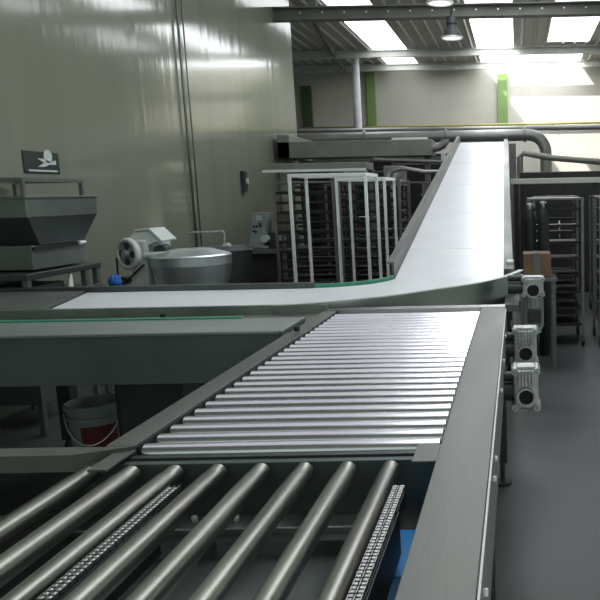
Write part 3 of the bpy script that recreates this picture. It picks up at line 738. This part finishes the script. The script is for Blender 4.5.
# tall dark racks to the right
G2 = 'dark storage racks right of the incline conveyor'
r2 = make_rack((.36, 7.2, 0), .5, .6, 1.42, 8, 'dark storage rack just right of the incline conveyor, the nearest of the row'); r2['group'] = G2
for x, y, lb in ((1.02, 7.1, 'dark storage rack at the right edge, in front of the others'), (.45, 8.9, 'dark storage rack behind the nearest one, under the cable tray'), (1.15, 8.8, 'dark storage rack in the second row, farthest right')):
    dup(r2, (x, y, 0), lb, G2)
def cabinet(x0, x1, y0, y1, h, m, label):
    t = thing('machine_cabinet', ((x0+x1)/2, (y0+y1)/2, 0), label, 'cabinet')
    MB().box(x0, x1, y0, y1, .06, h, .012).build('body', m, t)
    MB().box(x0+.04, (x0+x1)/2-.01, y0-.02, y0, .12, h-.08, .004).build('door', m, t)
    MB().box((x0+x1)/2+.01, x1-.04, y0-.02, y0, .12, h-.08, .004).build('door', m, t)
    MB().cyl(((x0+x1)/2-.05, y0-.05, h*.45), ((x0+x1)/2-.05, y0-.05, h*.6), .012, n=8).box((x0+x1)/2-.055, (x0+x1)/2-.045, y0-.05, y0-.02, h*.5, h*.52).build('handle', 'cast', t)
    MB().box(x0+.03, x1-.03, y0+.03, y1-.03, 0, .06).build('plinth', 'black', t)
cabinet(.05, 1.25, 10.6, 11.6, 1.75, 'oven', 'dark two-door cabinet beneath the pipe bend at right')
cabinet(1.4, 2.8, 10.9, 11.9, 2.0, 'oven', 'dark two-door cabinet at the far right edge')
# grey duct frame at upper right
run([Q(520,190,12.0)[:2]+(0,), Q(520,157,12.0), Q(524,153,12.0), Q(552,158,12.0), Q(600,162,12.0)], .05, 'duct', 'bent_duct', 'grey bent duct below the round pipe bend at right', 'duct')
tag(MB().box(W(509,150,Y=13.6).x, W(516,150,Y=13.6).x, 13.6, 13.9, 0, W(512,143,Y=13.6).z, .01).build('support_post', 'duct'), 'square grey post directly right of the incline conveyor top', 'post')
# black gas cylinders / posts
for px, top, Y, lb in ((530, 203, 6.6, 'tall black cylinder at the right, the left one of the pair'), (543, 201, 6.55, 'tall black cylinder at the right, the right one of the pair')):
    p = W(px, top, Y=Y); t = thing('gas_cylinder', (p.x, Y, 0), lb, 'cylinder', 'black gas cylinders')
    zt = p.z-.06
    MB().lathe((p.x, Y, 0), (0,0,1), [(0,0),(.048,0),(.052,.01),(.052,zt-.1),(.042,zt-.04),(.02,zt),(0,zt)], 24).build('body', 'black', t)
    MB().cyl((p.x, Y, zt-.005), (p.x, Y, zt+.06), .014, n=10).cyl((p.x-.03, Y, zt+.045), (p.x+.03, Y, zt+.045), .01, n=8).build('valve', 'cast', t)
p = W(516, 262, Y=5.9)
ct = thing('carton', (.12, 6.1, 0), 'brown cardboard carton on a low stand right of the curve', 'box')
MB().box(.04, .27, 6.0, 6.25, .78, .98, .006).build('body', 'brown', ct)
MB().box(.13, .18, 5.998, 6.252, .78, .982).build('tape', 'hopper', ct)
st = thing('low_stand', (.15, 6.1, 0), 'low dark stand carrying the brown carton', 'stand')
MB().box(.0, .32, 5.95, 6.3, .75, .78, .003).build('top', 'rackdk', st)
for x in (.03, .29):
    for y in (5.98, 6.27): MB().box(x-.015, x+.015, y-.015, y+.015, 0, .75).build('leg', 'rackdk', st)

# ================================================================== LIGHT
w = bpy.data.worlds.new('World'); bpy.context.scene.world = w; w.use_nodes = True
bg = w.node_tree.nodes['Background']; bg.inputs[0].default_value = (.78,.98,.90,1); bg.inputs[1].default_value = .6
sun = bpy.data.lights.new('sun', 'SUN'); sun.energy = 26; sun.angle = .02; sun.color = (1,.96,.88)
so = bpy.data.objects.new('sun', sun); C.objects.link(so); so.location = (0,0,12)
d = Vector((.86, 1, -1.2)); so.rotation_euler = d.to_track_quat('-Z', 'Y').to_euler()
# ================================================================== CAMERA
cam = bpy.data.cameras.new('camera'); co = bpy.data.objects.new('camera', cam); C.objects.link(co)
cam.sensor_width = 36; cam.sensor_fit = 'HORIZONTAL'; cam.lens = F/600*36; cam.shift_x = -(PX-300)/600; cam.shift_y = (PY-300)/600
co.matrix_world = Matrix.Translation((0,0,EYE)) @ Matrix.Rotation(PI/2-TH, 4, 'X') @ Matrix.Rotation(-RO, 4, 'Z')
cam.clip_start = .05; cam.clip_end = 100
s = bpy.context.scene; s.camera = co
s.view_settings.view_transform = 'Standard'; s.view_settings.look = 'None'; s.view_settings.gamma = 1; s.view_settings.use_curve_mapping = False
s.view_settings.exposure = 0.0
